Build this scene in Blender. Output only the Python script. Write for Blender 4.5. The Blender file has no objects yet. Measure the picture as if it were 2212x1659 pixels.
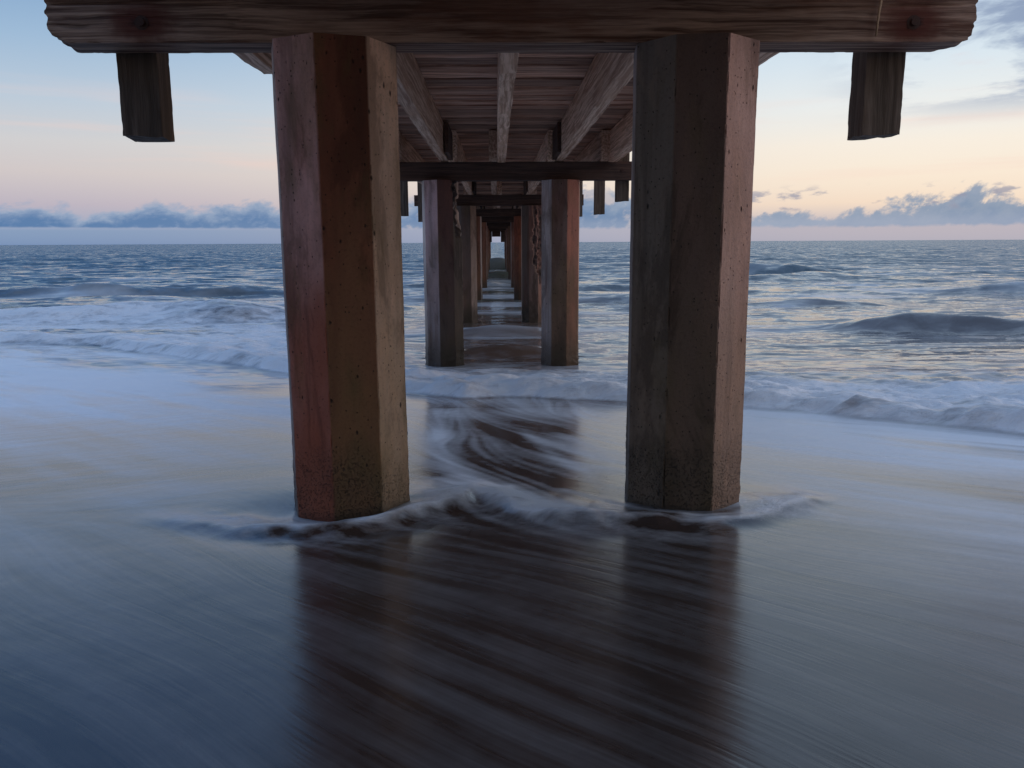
import bpy, math, random
import numpy as np
from mathutils import Matrix, Vector

S = bpy.context.scene
COL = S.collection
R = math.radians
rng = np.random.default_rng(7)
random.seed(7)

# ------------------------------------------------------------------ camera
PITCH, YAW, ROLL, CAM_Z = R(9.96), R(1.02), R(-.31), 2.2
cam_d = bpy.data.cameras.new('camera')
cam_d.sensor_width = 36.0
cam_d.lens = 36.0 * 1743.0 / 2212.0
cam_d.clip_start = .05
cam_d.clip_end = 60000
cam = bpy.data.objects.new('camera', cam_d)
COL.objects.link(cam)
_rot = (Matrix.Rotation(-YAW, 3, 'Z') @ Matrix.Rotation(R(90) - PITCH, 3, 'X') @ Matrix.Rotation(ROLL, 3, 'Z'))
cam.matrix_world = Matrix.Translation((0, 0, CAM_Z)) @ _rot.to_4x4()
S.camera = cam

# ------------------------------------------------------------------ node helper
class NT:
    def __init__(s, tree):
        s.t = tree; s.n = tree.nodes; s.l = tree.links
    def new(s, typ, ins=None, **kw):
        n = s.n.new(typ)
        for k, v in kw.items(): setattr(n, k, v)
        for k, v in (ins or {}).items():
            s.put(n.inputs[k], v)
        return n
    def put(s, sock, v):
        if isinstance(v, bpy.types.NodeSocket): s.l.new(v, sock)
        elif isinstance(v, (tuple, list)) and len(v) == 3 and sock.type == 'RGBA': sock.default_value = (*v, 1)
        else: sock.default_value = v
    def m(s, op, a, b=0.0, c=0.0, clamp=False):
        n = s.new('ShaderNodeMath', operation=op, use_clamp=clamp)
        s.put(n.inputs[0], a); s.put(n.inputs[1], b); s.put(n.inputs[2], c)
        return n.outputs[0]
    def rng(s, v, a, b, c=0.0, d=1.0, smooth=True):
        n = s.new('ShaderNodeMapRange', interpolation_type='SMOOTHSTEP' if smooth else 'LINEAR')
        for k, x in zip(('Value', 'From Min', 'From Max', 'To Min', 'To Max'), (v, a, b, c, d)): s.put(n.inputs[k], x)
        return n.outputs[0]
    def mix(s, f, a, b, mode='MIX'):
        n = s.new('ShaderNodeMix', data_type='RGBA', blend_type=mode)
        s.put(n.inputs[0], f); s.put(n.inputs[6], a); s.put(n.inputs[7], b)
        return n.outputs[2]
    def mixf(s, f, a, b):
        n = s.new('ShaderNodeMix', data_type='FLOAT')
        s.put(n.inputs[0], f); s.put(n.inputs[2], a); s.put(n.inputs[3], b)
        return n.outputs[0]
    def xyz(s, x=0.0, y=0.0, z=0.0):
        n = s.new('ShaderNodeCombineXYZ'); s.put(n.inputs[0], x); s.put(n.inputs[1], y); s.put(n.inputs[2], z)
        return n.outputs[0]
    def sep(s, v):
        n = s.new('ShaderNodeSeparateXYZ'); s.put(n.inputs[0], v); return n.outputs
    def noise(s, v, scale=1.0, detail=4.0, rough=.55, dist=0.0, dim='3D', col=False):
        n = s.new('ShaderNodeTexNoise', noise_dimensions=dim)
        s.put(n.inputs['Vector'], v); n.inputs['Scale'].default_value = scale
        n.inputs['Detail'].default_value = detail; n.inputs['Roughness'].default_value = rough
        n.inputs['Distortion'].default_value = dist
        return n.outputs['Color' if col else 'Fac']
    def scl(s, v, x, y, z):
        n = s.new('ShaderNodeVectorMath', operation='MULTIPLY'); s.put(n.inputs[0], v); n.inputs[1].default_value = (x, y, z)
        return n.outputs[0]
    def add(s, a, b):
        n = s.new('ShaderNodeVectorMath', operation='ADD'); s.put(n.inputs[0], a); s.put(n.inputs[1], b)
        return n.outputs[0]
    def ramp(s, f, stops, interp='LINEAR'):
        n = s.new('ShaderNodeValToRGB'); r = n.color_ramp; r.interpolation = interp
        while len(r.elements) < len(stops): r.elements.new(.5)
        for e, (p, c) in zip(r.elements, stops):
            e.position = p; e.color = (c, c, c, 1) if not isinstance(c, (tuple, list)) else (*c, 1)
        s.put(n.inputs[0], f)
        return n.outputs[0]
    def attr(s, name, out='Fac', typ='GEOMETRY'):
        return s.new('ShaderNodeAttribute', attribute_name=name, attribute_type=typ).outputs[out]

def lin(r, g, b):
    f = lambda c: (c / 255 / 12.92) if c / 255 <= .04045 else ((c / 255 + .055) / 1.055) ** 2.4
    return (f(r), f(g), f(b))

# ------------------------------------------------------------------ sky (dusk, after sunset, glow low on the right)
SUN_AZ, SUN_EL = 84.0, 4.0
world = bpy.data.worlds.new('World'); S.world = world; world.use_nodes = True
w = NT(world.node_tree); w.n.clear()
d = w.sep(w.new('ShaderNodeTexCoord').outputs['Generated'])
az = w.m('MULTIPLY', w.m('ARCTAN2', d[0], d[1]), 57.29578)
el = w.m('MULTIPLY', w.m('ARCSINE', d[2]), 57.29578)
elp = w.m('MAXIMUM', el, 0.0)
u = w.m('POWER', w.m('DIVIDE', elp, 90.0), .5)            # square root keeps the low sky detailed
P = lambda e: math.sqrt(e / 90.0)
left = w.ramp(u, [(0, lin(118, 142, 180)), (P(.85), lin(134, 156, 187)), (P(1.15), lin(158, 168, 192)), (P(2.4), lin(186, 178, 191)), (P(4.4), lin(207, 198, 198)),
                  (P(6.2), lin(206, 205, 207)), (P(8.8), lin(184, 200, 216)), (P(12), lin(156, 184, 212)), (P(15.5), lin(128, 163, 200)),
                  (P(24), lin(84, 130, 190)), (P(36), lin(92, 138, 198)), (P(55), lin(138, 172, 222)), (1, lin(146, 176, 222))])
right = w.ramp(u, [(0, lin(178, 174, 186)), (P(1.0), lin(188, 180, 188)), (P(2.4), lin(243, 220, 198)), (P(4), lin(248, 232, 212)),
                   (P(6), lin(246, 236, 222)), (P(8.5), lin(233, 236, 235)), (P(11), lin(216, 229, 238)), (P(15.5), lin(190, 210, 230)),
                   (P(28), lin(170, 194, 222)), (P(48), lin(150, 178, 218)), (1, lin(146, 176, 222))])
side = w.rng(az, -34.0, 30.0)
back_l = w.rng(az, -60.0, -150.0); back_r = w.rng(az, 80.0, 160.0)
sky = w.mix(side, left, right)
back = w.mix(w.m('MAXIMUM', back_l, back_r), (1, 1, 1), (.95, .86, .82))
sky = w.mix(1.0, sky, back, 'MULTIPLY')
# faint pink veil
veil = w.noise(w.xyz(w.m('MULTIPLY', az, .035), w.m('MULTIPLY', el, .6), 3.0), 1.0, 4, .55)
veil = w.m('MULTIPLY', w.rng(veil, .5, .75), w.m('MULTIPLY', w.rng(el, 3.0, 5.0), w.rng(el, 11.0, 6.5)))
sky = w.mix(w.m('MULTIPLY', veil, .45), sky, lin(244, 206, 192))
# cumulus bank along the horizon
cxy = w.xyz(w.m('MULTIPLY', w.m('SUBTRACT', az, w.m('MULTIPLY', el, .35)), .9), w.m('MULTIPLY', el, w.mixf(side, 1.6, 1.05)), 0.0)
puff = w.noise(cxy, .40, 8, .60, .25)
puff2 = w.noise(w.add(cxy, (31.0, 7.0, 2.0)), 1.15, 7, .64, .2)
roll = w.noise(w.xyz(az, 0.0, 4.0), .17, 2, .5)
prof = w.ramp(w.m('DIVIDE', w.m('ADD', az, 45.0), 90.0),
              [(0, .52), (.14, .52), (.18, .53), (.21, .47), (.26, .51), (.31, .52), (.36, .48), (.42, .62), (.47, .78), (.54, .86), (.62, .66), (.69, .32), (.72, .30),
               (.76, .38), (.80, .52), (.85, .62), (.90, .56), (1, .54)], 'EASE')
top = w.m('ADD', w.m('MULTIPLY', prof, 4.6), w.m('MULTIPLY', w.m('SUBTRACT', roll, .5), 1.3))
lump = w.m('ADD', w.m('MULTIPLY', w.m('SUBTRACT', puff, .5), w.mixf(side, 2.3, 4.2)), w.m('MULTIPLY', w.m('SUBTRACT', puff2, .5), w.mixf(side, 1.2, 1.8)))
over = w.m('SUBTRACT', w.m('ADD', top, lump), el)
edge = w.m('ADD', .12, w.m('MULTIPLY', puff2, .5))
cl = w.rng(over, w.m('MULTIPLY', edge, -.6), edge)
base_h = w.m('ADD', w.mixf(side, 1.02, .92), w.m('MULTIPLY', w.m('SUBTRACT', puff2, .5), w.mixf(side, .12, .55)))
cl = w.m('MULTIPLY', cl, w.rng(el, w.m('SUBTRACT', base_h, w.mixf(side, .05, .16)), w.m('ADD', base_h, .10)))
depth = w.rng(over, .1, w.mixf(side, .9, 2.0))
ccol = w.mix(depth, w.mix(side, lin(150, 168, 194), lin(140, 156, 178)), w.mix(side, lin(86, 123, 168), lin(106, 134, 168)))
ccol = w.mix(w.rng(puff2, .50, .72, 0, .42), ccol, w.mix(side, lin(146, 166, 196), lin(168, 176, 192)))
ccol = w.mix(w.m('MULTIPLY', side, w.rng(el, 2.0, 1.0, 0, .6)), ccol, lin(168, 176, 194))
# sunlit breaks in the clouds beyond the pier
warm = w.m('MULTIPLY', w.rng(puff, .50, .62), w.m('MULTIPLY', w.rng(az, -16.0, -8.0), w.rng(az, 18.0, 12.0)))
ccol = w.mix(w.m('MULTIPLY', warm, .55), ccol, lin(226, 208, 198))
sky = w.mix(w.m('MULTIPLY', cl, .96), sky, ccol)
# a few detached scraps over the bank on the right
scr = w.noise(w.xyz(w.m('MULTIPLY', az, .8), w.m('MULTIPLY', el, 2.2), 9.0), .52, 6, .55)
scr = w.m('MULTIPLY', w.rng(scr, .55, .65), w.m('MULTIPLY', w.m('MULTIPLY', w.rng(el, 1.7, 2.2), w.rng(el, 3.7, 2.9)), w.rng(az, 10.0, 15.0)))
sky = w.mix(w.m('MULTIPLY', scr, .8), sky, lin(150, 152, 170))
# high grey streaks, upper right
st = w.noise(w.xyz(w.m('MULTIPLY', w.m('SUBTRACT', az, w.m('MULTIPLY', el, .9)), .10), w.m('MULTIPLY', el, .34), 5.0), 1.0, 6, .62, .3)
stm = w.m('MULTIPLY', w.rng(az, 19.0, 33.0), w.m('MULTIPLY', w.rng(el, 6.5, 9.5), w.rng(el, 26.0, 15.0)))
sky = w.mix(w.m('MULTIPLY', w.m('MULTIPLY', w.rng(st, .44, .60), stm), .95), sky, lin(138, 155, 184))
st2 = w.noise(w.xyz(w.m('MULTIPLY', w.m('SUBTRACT', az, w.m('MULTIPLY', el, .9)), .09), w.m('MULTIPLY', el, .30), 15.0), 1.0, 5, .6, .2)
sky = w.mix(w.m('MULTIPLY', w.m('MULTIPLY', w.rng(st2, .5, .66), stm), .5), sky, lin(226, 204, 208))
nish = w.new('ShaderNodeTexSky', sky_type='NISHITA', sun_disc=False, sun_elevation=R(SUN_EL), sun_rotation=R(SUN_AZ), altitude=0, dust_density=1.5)
bg1 = w.new('ShaderNodeBackground', {'Color': sky, 'Strength': 1.07})
bg2 = w.new('ShaderNodeBackground', {'Color': nish.outputs[0], 'Strength': .05})
bgm = w.new('ShaderNodeMixShader', {0: .05}); w.l.new(bg1.outputs[0], bgm.inputs[1]); w.l.new(bg2.outputs[0], bgm.inputs[2])
w.l.new(bgm.outputs[0], w.new('ShaderNodeOutputWorld').inputs[0])

# ------------------------------------------------------------------ sun (already under the haze: very weak, wide and pink)
sl = bpy.data.lights.new('sun', 'SUN'); sl.energy = .75; sl.angle = R(20); sl.color = (1.0, .72, .58)
sun = bpy.data.objects.new('sun', sl); COL.objects.link(sun)
sd = Vector((math.sin(R(SUN_AZ)) * math.cos(R(SUN_EL)), math.cos(R(SUN_AZ)) * math.cos(R(SUN_EL)), math.sin(R(SUN_EL))))
sun.rotation_euler = sd.to_track_quat('Z', 'Y').to_euler()

S.view_settings.view_transform = 'Standard'; S.view_settings.look = 'None'
S.view_settings.gamma = 1; S.view_settings.exposure = 0; S.view_settings.use_curve_mapping = False

# ------------------------------------------------------------------ numeric noise
_perm = np.random.default_rng(3).permutation(512)
_val = np.random.default_rng(4).random(512) * 2 - 1
def vnoise(x, y, z=None, seed=0):
    x = np.asarray(x, float); y = np.asarray(y, float)
    z = np.zeros_like(x) + seed * 17.3 if z is None else np.asarray(z, float) + seed * 17.3
    xi, yi, zi = np.floor(x).astype(int), np.floor(y).astype(int), np.floor(z).astype(int)
    fx, fy, fz = x - xi, y - yi, z - zi
    fx, fy, fz = (f * f * f * (f * (f * 6 - 15) + 10) for f in (fx, fy, fz))
    def h(a, b, c): return _val[_perm[(_perm[(_perm[a & 511] + b) & 511] + c) & 511]]
    r = 0
    for dx in (0, 1):
        for dy in (0, 1):
            for dz in (0, 1):
                r = r + h(xi + dx, yi + dy, zi + dz) * (fx if dx else 1 - fx) * (fy if dy else 1 - fy) * (fz if dz else 1 - fz)
    return r
def fbm(x, y, z=None, oct=4, seed=0, gain=.5):
    r, a = 0, 1.0
    for o in range(oct):
        k = 2.03 ** o
        r = r + a * vnoise(x * k, y * k, None if z is None else z * k, seed + o * 5); a *= gain
    return r
def sst(a, b, x):
    t = np.clip((x - a) / (b - a), 0, 1); return t * t * (3 - 2 * t)

def mesh_obj(name, v, f, mat, parent=None, smooth=True, attrs=None):
    me = bpy.data.meshes.new(name)
    v = np.asarray(v, np.float32)
    me.vertices.add(len(v)); me.vertices.foreach_set('co', v.ravel())
    lens = np.array([len(q) for q in f], np.int32) if not isinstance(f, np.ndarray) else np.full(len(f), f.shape[1], np.int32)
    flat = np.concatenate([np.asarray(q, np.int32) for q in f]) if not isinstance(f, np.ndarray) else f.astype(np.int32).ravel()
    me.loops.add(len(flat)); me.loops.foreach_set('vertex_index', flat)
    me.polygons.add(len(lens))
    me.polygons.foreach_set('loop_start', np.concatenate([[0], np.cumsum(lens)[:-1]]).astype(np.int32))
    me.polygons.foreach_set('loop_total', lens)
    me.update(calc_edges=True); me.validate()
    me.polygons.foreach_set('use_smooth', np.full(len(lens), smooth))
    for k, a in (attrs or {}).items():
        a = np.asarray(a, np.float32)
        if a.ndim == 2:
            at = me.attributes.new(k, 'FLOAT_COLOR', 'POINT'); at.data.foreach_set('color', np.c_[a, np.ones(len(a))].astype(np.float32).ravel())
        else:
            at = me.attributes.new(k, 'FLOAT', 'POINT'); at.data.foreach_set('value', a)
    if mat: me.materials.append(mat)
    o = bpy.data.objects.new(name, me); COL.objects.link(o)
    if parent: o.parent = parent
    return o

# ------------------------------------------------------------------ water and beach levels
def level(Y):
    s = 3.0
    return .065 * s * np.log1p(np.exp(np.clip((16.3 - Y) / s, -50, 50)))

# ------------------------------------------------------------------ materials: water
def water_mat():
    m = bpy.data.materials.new('sea_water'); m.use_nodes = True
    t = NT(m.node_tree); t.n.clear()
    pos = t.new('ShaderNodeNewGeometry').outputs['Position']
    X, Y, Z = t.sep(pos)
    foam, brk, fu, fv, gu, gv, side = (t.attr(k) for k in ('foam', 'streaky', 'flow_u', 'flow_v', 'drift_u', 'drift_v', 'drift_mix'))
    # streaks drawn out along the run of the water
    warp = t.noise(pos, .9, 2, .5)
    s1 = t.noise(t.xyz(t.m('MULTIPLY', fu, .55), t.m('ADD', t.m('MULTIPLY', fv, 9.0), t.m('MULTIPLY', warp, 2.0)), 0.0), 1.0, 5, .60)
    s1b = t.noise(t.xyz(t.m('MULTIPLY', fu, 1.6), t.m('ADD', t.m('MULTIPLY', fv, 62.0), t.m('MULTIPLY', warp, 3.0)), 4.0), 1.0, 3, .55)
    s2 = t.noise(t.xyz(t.m('MULTIPLY', gu, .6), t.m('ADD', t.m('MULTIPLY', gv, 4.0), t.m('MULTIPLY', warp, 2.0)), 7.0), 1.0, 6, .62)
    s1c = t.noise(t.xyz(t.m('MULTIPLY', fu, .9), t.m('ADD', t.m('MULTIPLY', fv, 24.0), t.m('MULTIPLY', warp, 2.5)), 9.0), 1.0, 4, .55)
    sa = t.m('ADD', t.m('ADD', t.m('MULTIPLY', s1, .40), t.m('MULTIPLY', s1c, .34)), t.m('MULTIPLY', s1b, .26))
    sa = t.mixf(side, sa, s2)
    lic = t.attr('silk')
    soft = t.noise(t.scl(pos, 1, 1, 0), .8, 4, .5)
    curd = t.noise(t.add(t.scl(pos, .6, 1.25, .6), t.scl(t.noise(pos, 1.3, 3, .5, col=True), .5, .5, 0)), 2.6, 9, .68)
    ww = t.attr('white')
    fo = t.m('ADD', t.m('ADD', foam, lic), t.m('MULTIPLY', t.m('ADD', t.m('SUBTRACT', sa, .5), t.m('MULTIPLY', t.m('SUBTRACT', soft, .5), .5)), t.m('MULTIPLY', brk, 2.1)))
    fo = t.m('ADD', fo, t.m('MULTIPLY', t.m('MULTIPLY', t.m('SUBTRACT', curd, .50), ww), 2.5))
    fo = t.m('MAXIMUM', t.m('MINIMUM', fo, .96), 0.0)
    # surface slopes: chop on the open water, fine run lines on the backwash
    far = t.rng(Y, 8.0, 16.0)
    c1 = t.sep(t.noise(t.scl(pos, .45, 1.0, 0), .75, 8, .66, .4, col=True))
    c2 = t.sep(t.noise(t.add(t.scl(pos, .6, 1.0, 0), (40, 9, 3)), 1.7, 6, .62, .4, col=True))
    c3 = t.sep(t.noise(t.add(t.scl(pos, .45, 1.0, 0), (4, 19, 8)), 5.5, 4, .6, .3, col=True))
    sx = t.m('ADD', t.m('MULTIPLY', t.m('SUBTRACT', c1[0], .5), .34), t.m('MULTIPLY', t.m('SUBTRACT', c2[0], .5), .26))
    sy = t.m('ADD', t.m('MULTIPLY', t.m('SUBTRACT', c1[1], .5), .95), t.m('MULTIPLY', t.m('SUBTRACT', c2[1], .5), 1.1))
    sy = t.m('ADD', sy, t.m('MULTIPLY', t.m('SUBTRACT', c3[1], .5), t.rng(Y, 60.0, 15.0, 0, .5)))
    sy = t.m('SUBTRACT', sy, t.m('MULTIPLY', t.rng(Y, 12.0, 90.0), .20))
    nb = t.new('ShaderNodeBump', {'Height': t.m('ADD', t.m('MULTIPLY', sa, .0022), t.m('MULTIPLY', soft, .012)), 'Strength': 1.0, 'Distance': 1.0})
    sl = t.new('ShaderNodeVectorMath', operation='SCALE'); t.l.new(t.xyz(sx, sy, 0.0), sl.inputs[0]); t.put(sl.inputs['Scale'], far)
    nn = t.new('ShaderNodeVectorMath', operation='NORMALIZE'); t.l.new(t.add(nb.outputs[0], sl.outputs[0]), nn.inputs[0])
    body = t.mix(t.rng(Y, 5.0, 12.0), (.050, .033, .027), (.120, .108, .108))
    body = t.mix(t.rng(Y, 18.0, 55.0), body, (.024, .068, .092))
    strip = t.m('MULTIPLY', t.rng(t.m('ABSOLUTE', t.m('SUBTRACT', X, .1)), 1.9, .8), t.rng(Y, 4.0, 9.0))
    pier_refl = t.mix(t.rng(Y, 18.0, 34.0), (.170, .100, .066), (.105, .095, .055))  # brown reflection of the pier painted into the water colour, olive farther out
    body = t.mix(t.m('MULTIPLY', strip, .9), body, pier_refl)
    rough = t.mixf(t.rng(Y, 5.0, 14.0), .20, .09)
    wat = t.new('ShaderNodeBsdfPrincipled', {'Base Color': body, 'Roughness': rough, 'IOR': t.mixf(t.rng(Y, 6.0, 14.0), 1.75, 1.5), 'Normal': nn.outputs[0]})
    fb = t.m('ADD', t.m('MULTIPLY', curd, 1.4), t.m('MULTIPLY', t.noise(t.scl(pos, 1, 1.4, 1), 7.0, 5, .6), .3))
    fbump = t.new('ShaderNodeBump', {'Height': fb, 'Strength': t.m('ADD', .15, t.m('MULTIPLY', ww, .5)), 'Distance': .13})
    fcol = t.mix(t.noise(pos, 2.5, 4, .6), (.90, .915, .94), (.96, .965, .975))
    fm = t.new('ShaderNodeBsdfPrincipled', {'Base Color': fcol, 'Roughness': .65, 'IOR': 1.33, 'Normal': fbump.outputs[0], 'Specular IOR Level': .2})
    mx = t.new('ShaderNodeMixShader', {0: fo}); t.l.new(wat.outputs[0], mx.inputs[1]); t.l.new(fm.outputs[0], mx.inputs[2])
    t.l.new(mx.outputs[0], t.new('ShaderNodeOutputMaterial').inputs[0])
    return m

def sand_mat():
    m = bpy.data.materials.new('wet_sand'); m.use_nodes = True
    t = NT(m.node_tree); b = t.n['Principled BSDF']
    pos = t.new('ShaderNodeNewGeometry').outputs['Position']
    t.put(b.inputs['Base Color'], t.mix(t.noise(pos, .7, 6, .6), (.17, .135, .105), (.30, .25, .195)))
    b.inputs['Roughness'].default_value = .6
    bp = t.new('ShaderNodeBump', {'Height': t.noise(pos, 40, 5, .6), 'Strength': .3, 'Distance': .01}); t.l.new(bp.outputs[0], b.inputs['Normal'])
    return m

# ------------------------------------------------------------------ materials: timber, concrete, iron
def wood_mat(name, c0, c1, c2, wet=0.0, stain=None, grain=1.0, split=.5):
    m = bpy.data.materials.new(name); m.use_nodes = True
    t = NT(m.node_tree); b = t.n['Principled BSDF']
    oc = t.new('ShaderNodeTexCoord').outputs['Object']
    rnd = t.new('ShaderNodeObjectInfo').outputs['Random']
    oc2 = t.add(oc, t.xyz(t.m('MULTIPLY', rnd, 37.0), t.m('MULTIPLY', rnd, 11.0), t.m('MULTIPLY', rnd, 23.0)))
    wv = t.noise(t.scl(oc2, 1.0, 3.0, 3.0), 1.3, 3, .5, col=True)
    gv = t.add(t.scl(oc2, .9, 34.0 * grain, 34.0 * grain), t.scl(wv, 1.2, 2.0, 2.0))
    g = t.noise(gv, 1.0, 5, .6)
    fine = t.noise(t.scl(oc2, 6.0, 150.0, 150.0), 1.0, 2, .6)
    crack = t.rng(t.noise(t.add(t.scl(oc2, .8, 16.0, 16.0), t.scl(wv, 1.5, 2.0, 2.0)), 1.0, 3, .5), .66, .73)
    blot = t.noise(t.scl(oc2, .7, 2.0, 2.0), 1.6, 5, .62)
    col = t.mix(t.rng(g, .36, .64), c0, c1)
    col = t.mix(t.rng(blot, .45, .72, 0, .75), col, c2)
    col = t.mix(t.rng(fine, .35, .75, 0, .35), col, c0)
    col = t.mix(t.m('MULTIPLY', crack, .85 * split), col, (.012, .009, .008))
    tone = t.m('ADD', .55, t.m('MULTIPLY', rnd, .86)) if name.startswith('grey_plank') else t.m('ADD', .78, t.m('MULTIPLY', rnd, .55))
    col = t.mix(1.0, col, t.xyz(tone, tone, tone), 'MULTIPLY')
    if stain:
        px, py, pz = stain
        for sx in (px if isinstance(px, (list, tuple)) else [px]):
            dv = t.add(oc, (-sx, -py, -pz))
            dv = t.scl(dv, 1.0, .6, 1.5)
            ln = t.new('ShaderNodeVectorMath', operation='LENGTH'); t.l.new(dv, ln.inputs[0])
            k = t.m('SUBTRACT', ln.outputs['Value'], t.m('MULTIPLY', t.m('SUBTRACT', t.noise(oc, 9, 5, .6), .5), .16))
            col = t.mix(t.rng(k, .24, .06, 0, .92), col, (.110, .024, .012))
            col = t.mix(t.rng(k, .055, .01, 0, .9), col, (.010, .007, .006))
    t.put(b.inputs['Base Color'], col)
    b.inputs['Roughness'].default_value = .75 - .2 * wet
    b.inputs['Specular IOR Level'].default_value = .3
    h = t.m('SUBTRACT', t.m('ADD', t.m('MULTIPLY', g, .9), t.m('MULTIPLY', fine, .35)), t.m('MULTIPLY', crack, 1.2 * split))
    bp = t.new('ShaderNodeBump', {'Height': h, 'Strength': .75, 'Distance': .012}); t.l.new(bp.outputs[0], b.inputs['Normal'])
    return m

def concrete_mat():
    m = bpy.data.materials.new('pile_concrete'); m.use_nodes = True
    t = NT(m.node_tree); b = t.n['Principled BSDF']
    oc = t.new('ShaderNodeTexCoord').outputs['Object']
    pos = t.new('ShaderNodeNewGeometry').outputs['Position']
    rnd = t.new('ShaderNodeObjectInfo').outputs['Random']
    o2 = t.add(oc, t.xyz(t.m('MULTIPLY', rnd, 31.0), t.m('MULTIPLY', rnd, 17.0), t.m('MULTIPLY', rnd, 7.0)))
    tint = t.attr('tint', 'Color')
    spall = t.attr('spall')
    big = t.noise(t.scl(o2, 1.6, 1.6, .55), 1.5, 5, .62, .3)
    mid = t.noise(t.scl(o2, 1, 1, .25), 7.0, 5, .6)
    fine = t.noise(o2, 60, 4, .65)
    run = t.noise(t.scl(o2, 9, 9, .5), 1.0, 4, .6)
    col = t.mix(t.rng(big, .42, .66, 0, .55), tint, t.mix(1.0, tint, (.50, .42, .36), 'MULTIPLY'))
    col = t.mix(t.rng(mid, .40, .72, 0, .45), col, t.mix(1.0, tint, (1.35, 1.22, 1.12), 'MULTIPLY'))
    col = t.mix(t.rng(run, .54, .72, 0, .4), col, (.045, .034, .026))
    col = t.mix(t.rng(fine, .50, .72, 0, .5), col, t.mix(1.0, tint, (.5, .5, .5), 'MULTIPLY'))
    stn = t.noise(t.add(t.scl(o2, 2.6, 2.6, .8), (3, 5, 1)), 1.0, 6, .68, .4)
    col = t.mix(t.rng(stn, .52, .62, 0, .62), col, t.mix(1.0, tint, (.32, .29, .26), 'MULTIPLY'))
    col = t.mix(t.rng(stn, .42, .36, 0, .35), col, t.mix(1.0, tint, (1.5, 1.35, 1.2), 'MULTIPLY'))
    # rust runs and yellow algae, both with their own ragged shapes
    rust = t.m('MULTIPLY', t.rng(t.noise(t.scl(o2, 3.5, 3.5, .4), 1.0, 4, .6), .54, .68), t.attr('rust'))
    col = t.mix(t.m('MULTIPLY', rust, .8), col, (.105, .034, .020))
    alg = t.m('MULTIPLY', t.rng(t.noise(t.scl(o2, 4, 4, 1.2), 1.0, 5, .65), .50, .66), t.attr('algae'))
    col = t.mix(t.m('MULTIPLY', alg, .75), col, (.115, .085, .030))
    # barnacles and slime close to the water
    wl = t.attr('wet')
    barn = t.m('MULTIPLY', t.rng(t.noise(o2, 85, 4, .65), .54, .64), wl)
    col = t.mix(t.m('MULTIPLY', wl, .60), col, (.046, .036, .020))
    col = t.mix(t.m('MULTIPLY', barn, .55), col, (.020, .018, .015))
    # air holes
    vo = t.new('ShaderNodeTexVoronoi', {'Vector': t.scl(o2, 1, 1, .55), 'Scale': 24.0, 'Randomness': 1.0})
    vd = vo.outputs['Distance']; vc = t.sep(vo.outputs['Color'])
    pit = t.m('MULTIPLY', t.rng(vd, t.m('ADD', .05, t.m('MULTIPLY', t.m('POWER', vc[1], 2.0), .20)), .03), t.rng(t.m('ADD', vc[0], t.m('MULTIPLY', t.m('SUBTRACT', mid, .5), .9)), .50, .54))
    col = t.mix(t.m('MULTIPLY', pit, .9), col, (.018, .014, .012))
    vo2 = t.new('ShaderNodeTexVoronoi', {'Vector': t.scl(o2, 1, 1, .8), 'Scale': 55.0, 'Randomness': 1.0})
    vc2 = t.sep(vo2.outputs['Color'])
    pit2 = t.m('MULTIPLY', t.rng(vo2.outputs['Distance'], .22, .12), t.rng(vc2[0], .80, .84))
    col = t.mix(t.m('MULTIPLY', pit2, .85), col, (.020, .016, .013))
    pit = t.m('MAXIMUM', pit, pit2)
    col = t.mix(t.m('MULTIPLY', spall, t.rng(mid, .3, .6)), col, (.040, .030, .028))
    t.put(b.inputs['Base Color'], col)
    t.put(b.inputs['Roughness'], t.mixf(wl, .78, .5))
    b.inputs['Specular IOR Level'].default_value = .3
    h = t.m('SUBTRACT', t.m('ADD', t.m('MULTIPLY', fine, .25), t.m('MULTIPLY', mid, .3)), t.m('MULTIPLY', pit, 1.2))
    h = t.m('ADD', h, t.m('MULTIPLY', barn, .8))
    bp = t.new('ShaderNodeBump', {'Height': h, 'Strength': .9, 'Distance': .020}); t.l.new(bp.outputs[0], b.inputs['Normal'])
    return m

def plain_mat(name, c, rough=.7, metal=0.0, scale=30):
    m = bpy.data.materials.new(name); m.use_nodes = True
    t = NT(m.node_tree); b = t.n['Principled BSDF']
    oc = t.new('ShaderNodeTexCoord').outputs['Object']
    n = t.noise(oc, scale, 5, .6)
    t.put(b.inputs['Base Color'], t.mix(n, tuple(x * .5 for x in c), tuple(min(1, x * 1.4) for x in c)))
    b.inputs['Roughness'].default_value = rough; b.inputs['Metallic'].default_value = metal
    bp = t.new('ShaderNodeBump', {'Height': n, 'Strength': .5, 'Distance': .004}); t.l.new(bp.outputs[0], b.inputs['Normal'])
    return m

M_WATER, M_SAND, M_CONC = water_mat(), sand_mat(), concrete_mat()
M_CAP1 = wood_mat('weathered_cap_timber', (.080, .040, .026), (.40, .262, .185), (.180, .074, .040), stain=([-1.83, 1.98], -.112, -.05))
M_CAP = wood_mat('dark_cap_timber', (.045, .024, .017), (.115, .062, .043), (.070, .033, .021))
M_JOIST = wood_mat('pale_joist_timber', (.38, .195, .115), (.84, .56, .395), (.60, .33, .20), split=.35)
M_PLANK = wood_mat('grey_plank_timber', (.27, .140, .092), (.74, .46, .335), (.50, .25, .155), grain=.8)
M_POST = wood_mat('rail_post_timber', (.085, .060, .043), (.21, .155, .118), (.12, .078, .052), grain=.7)
M_IRON = plain_mat('rusty_iron', (.060, .024, .014), .8)
M_SLIVER = plain_mat('pale_splinter', (.36, .23, .13), .7, scale=60)

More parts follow.
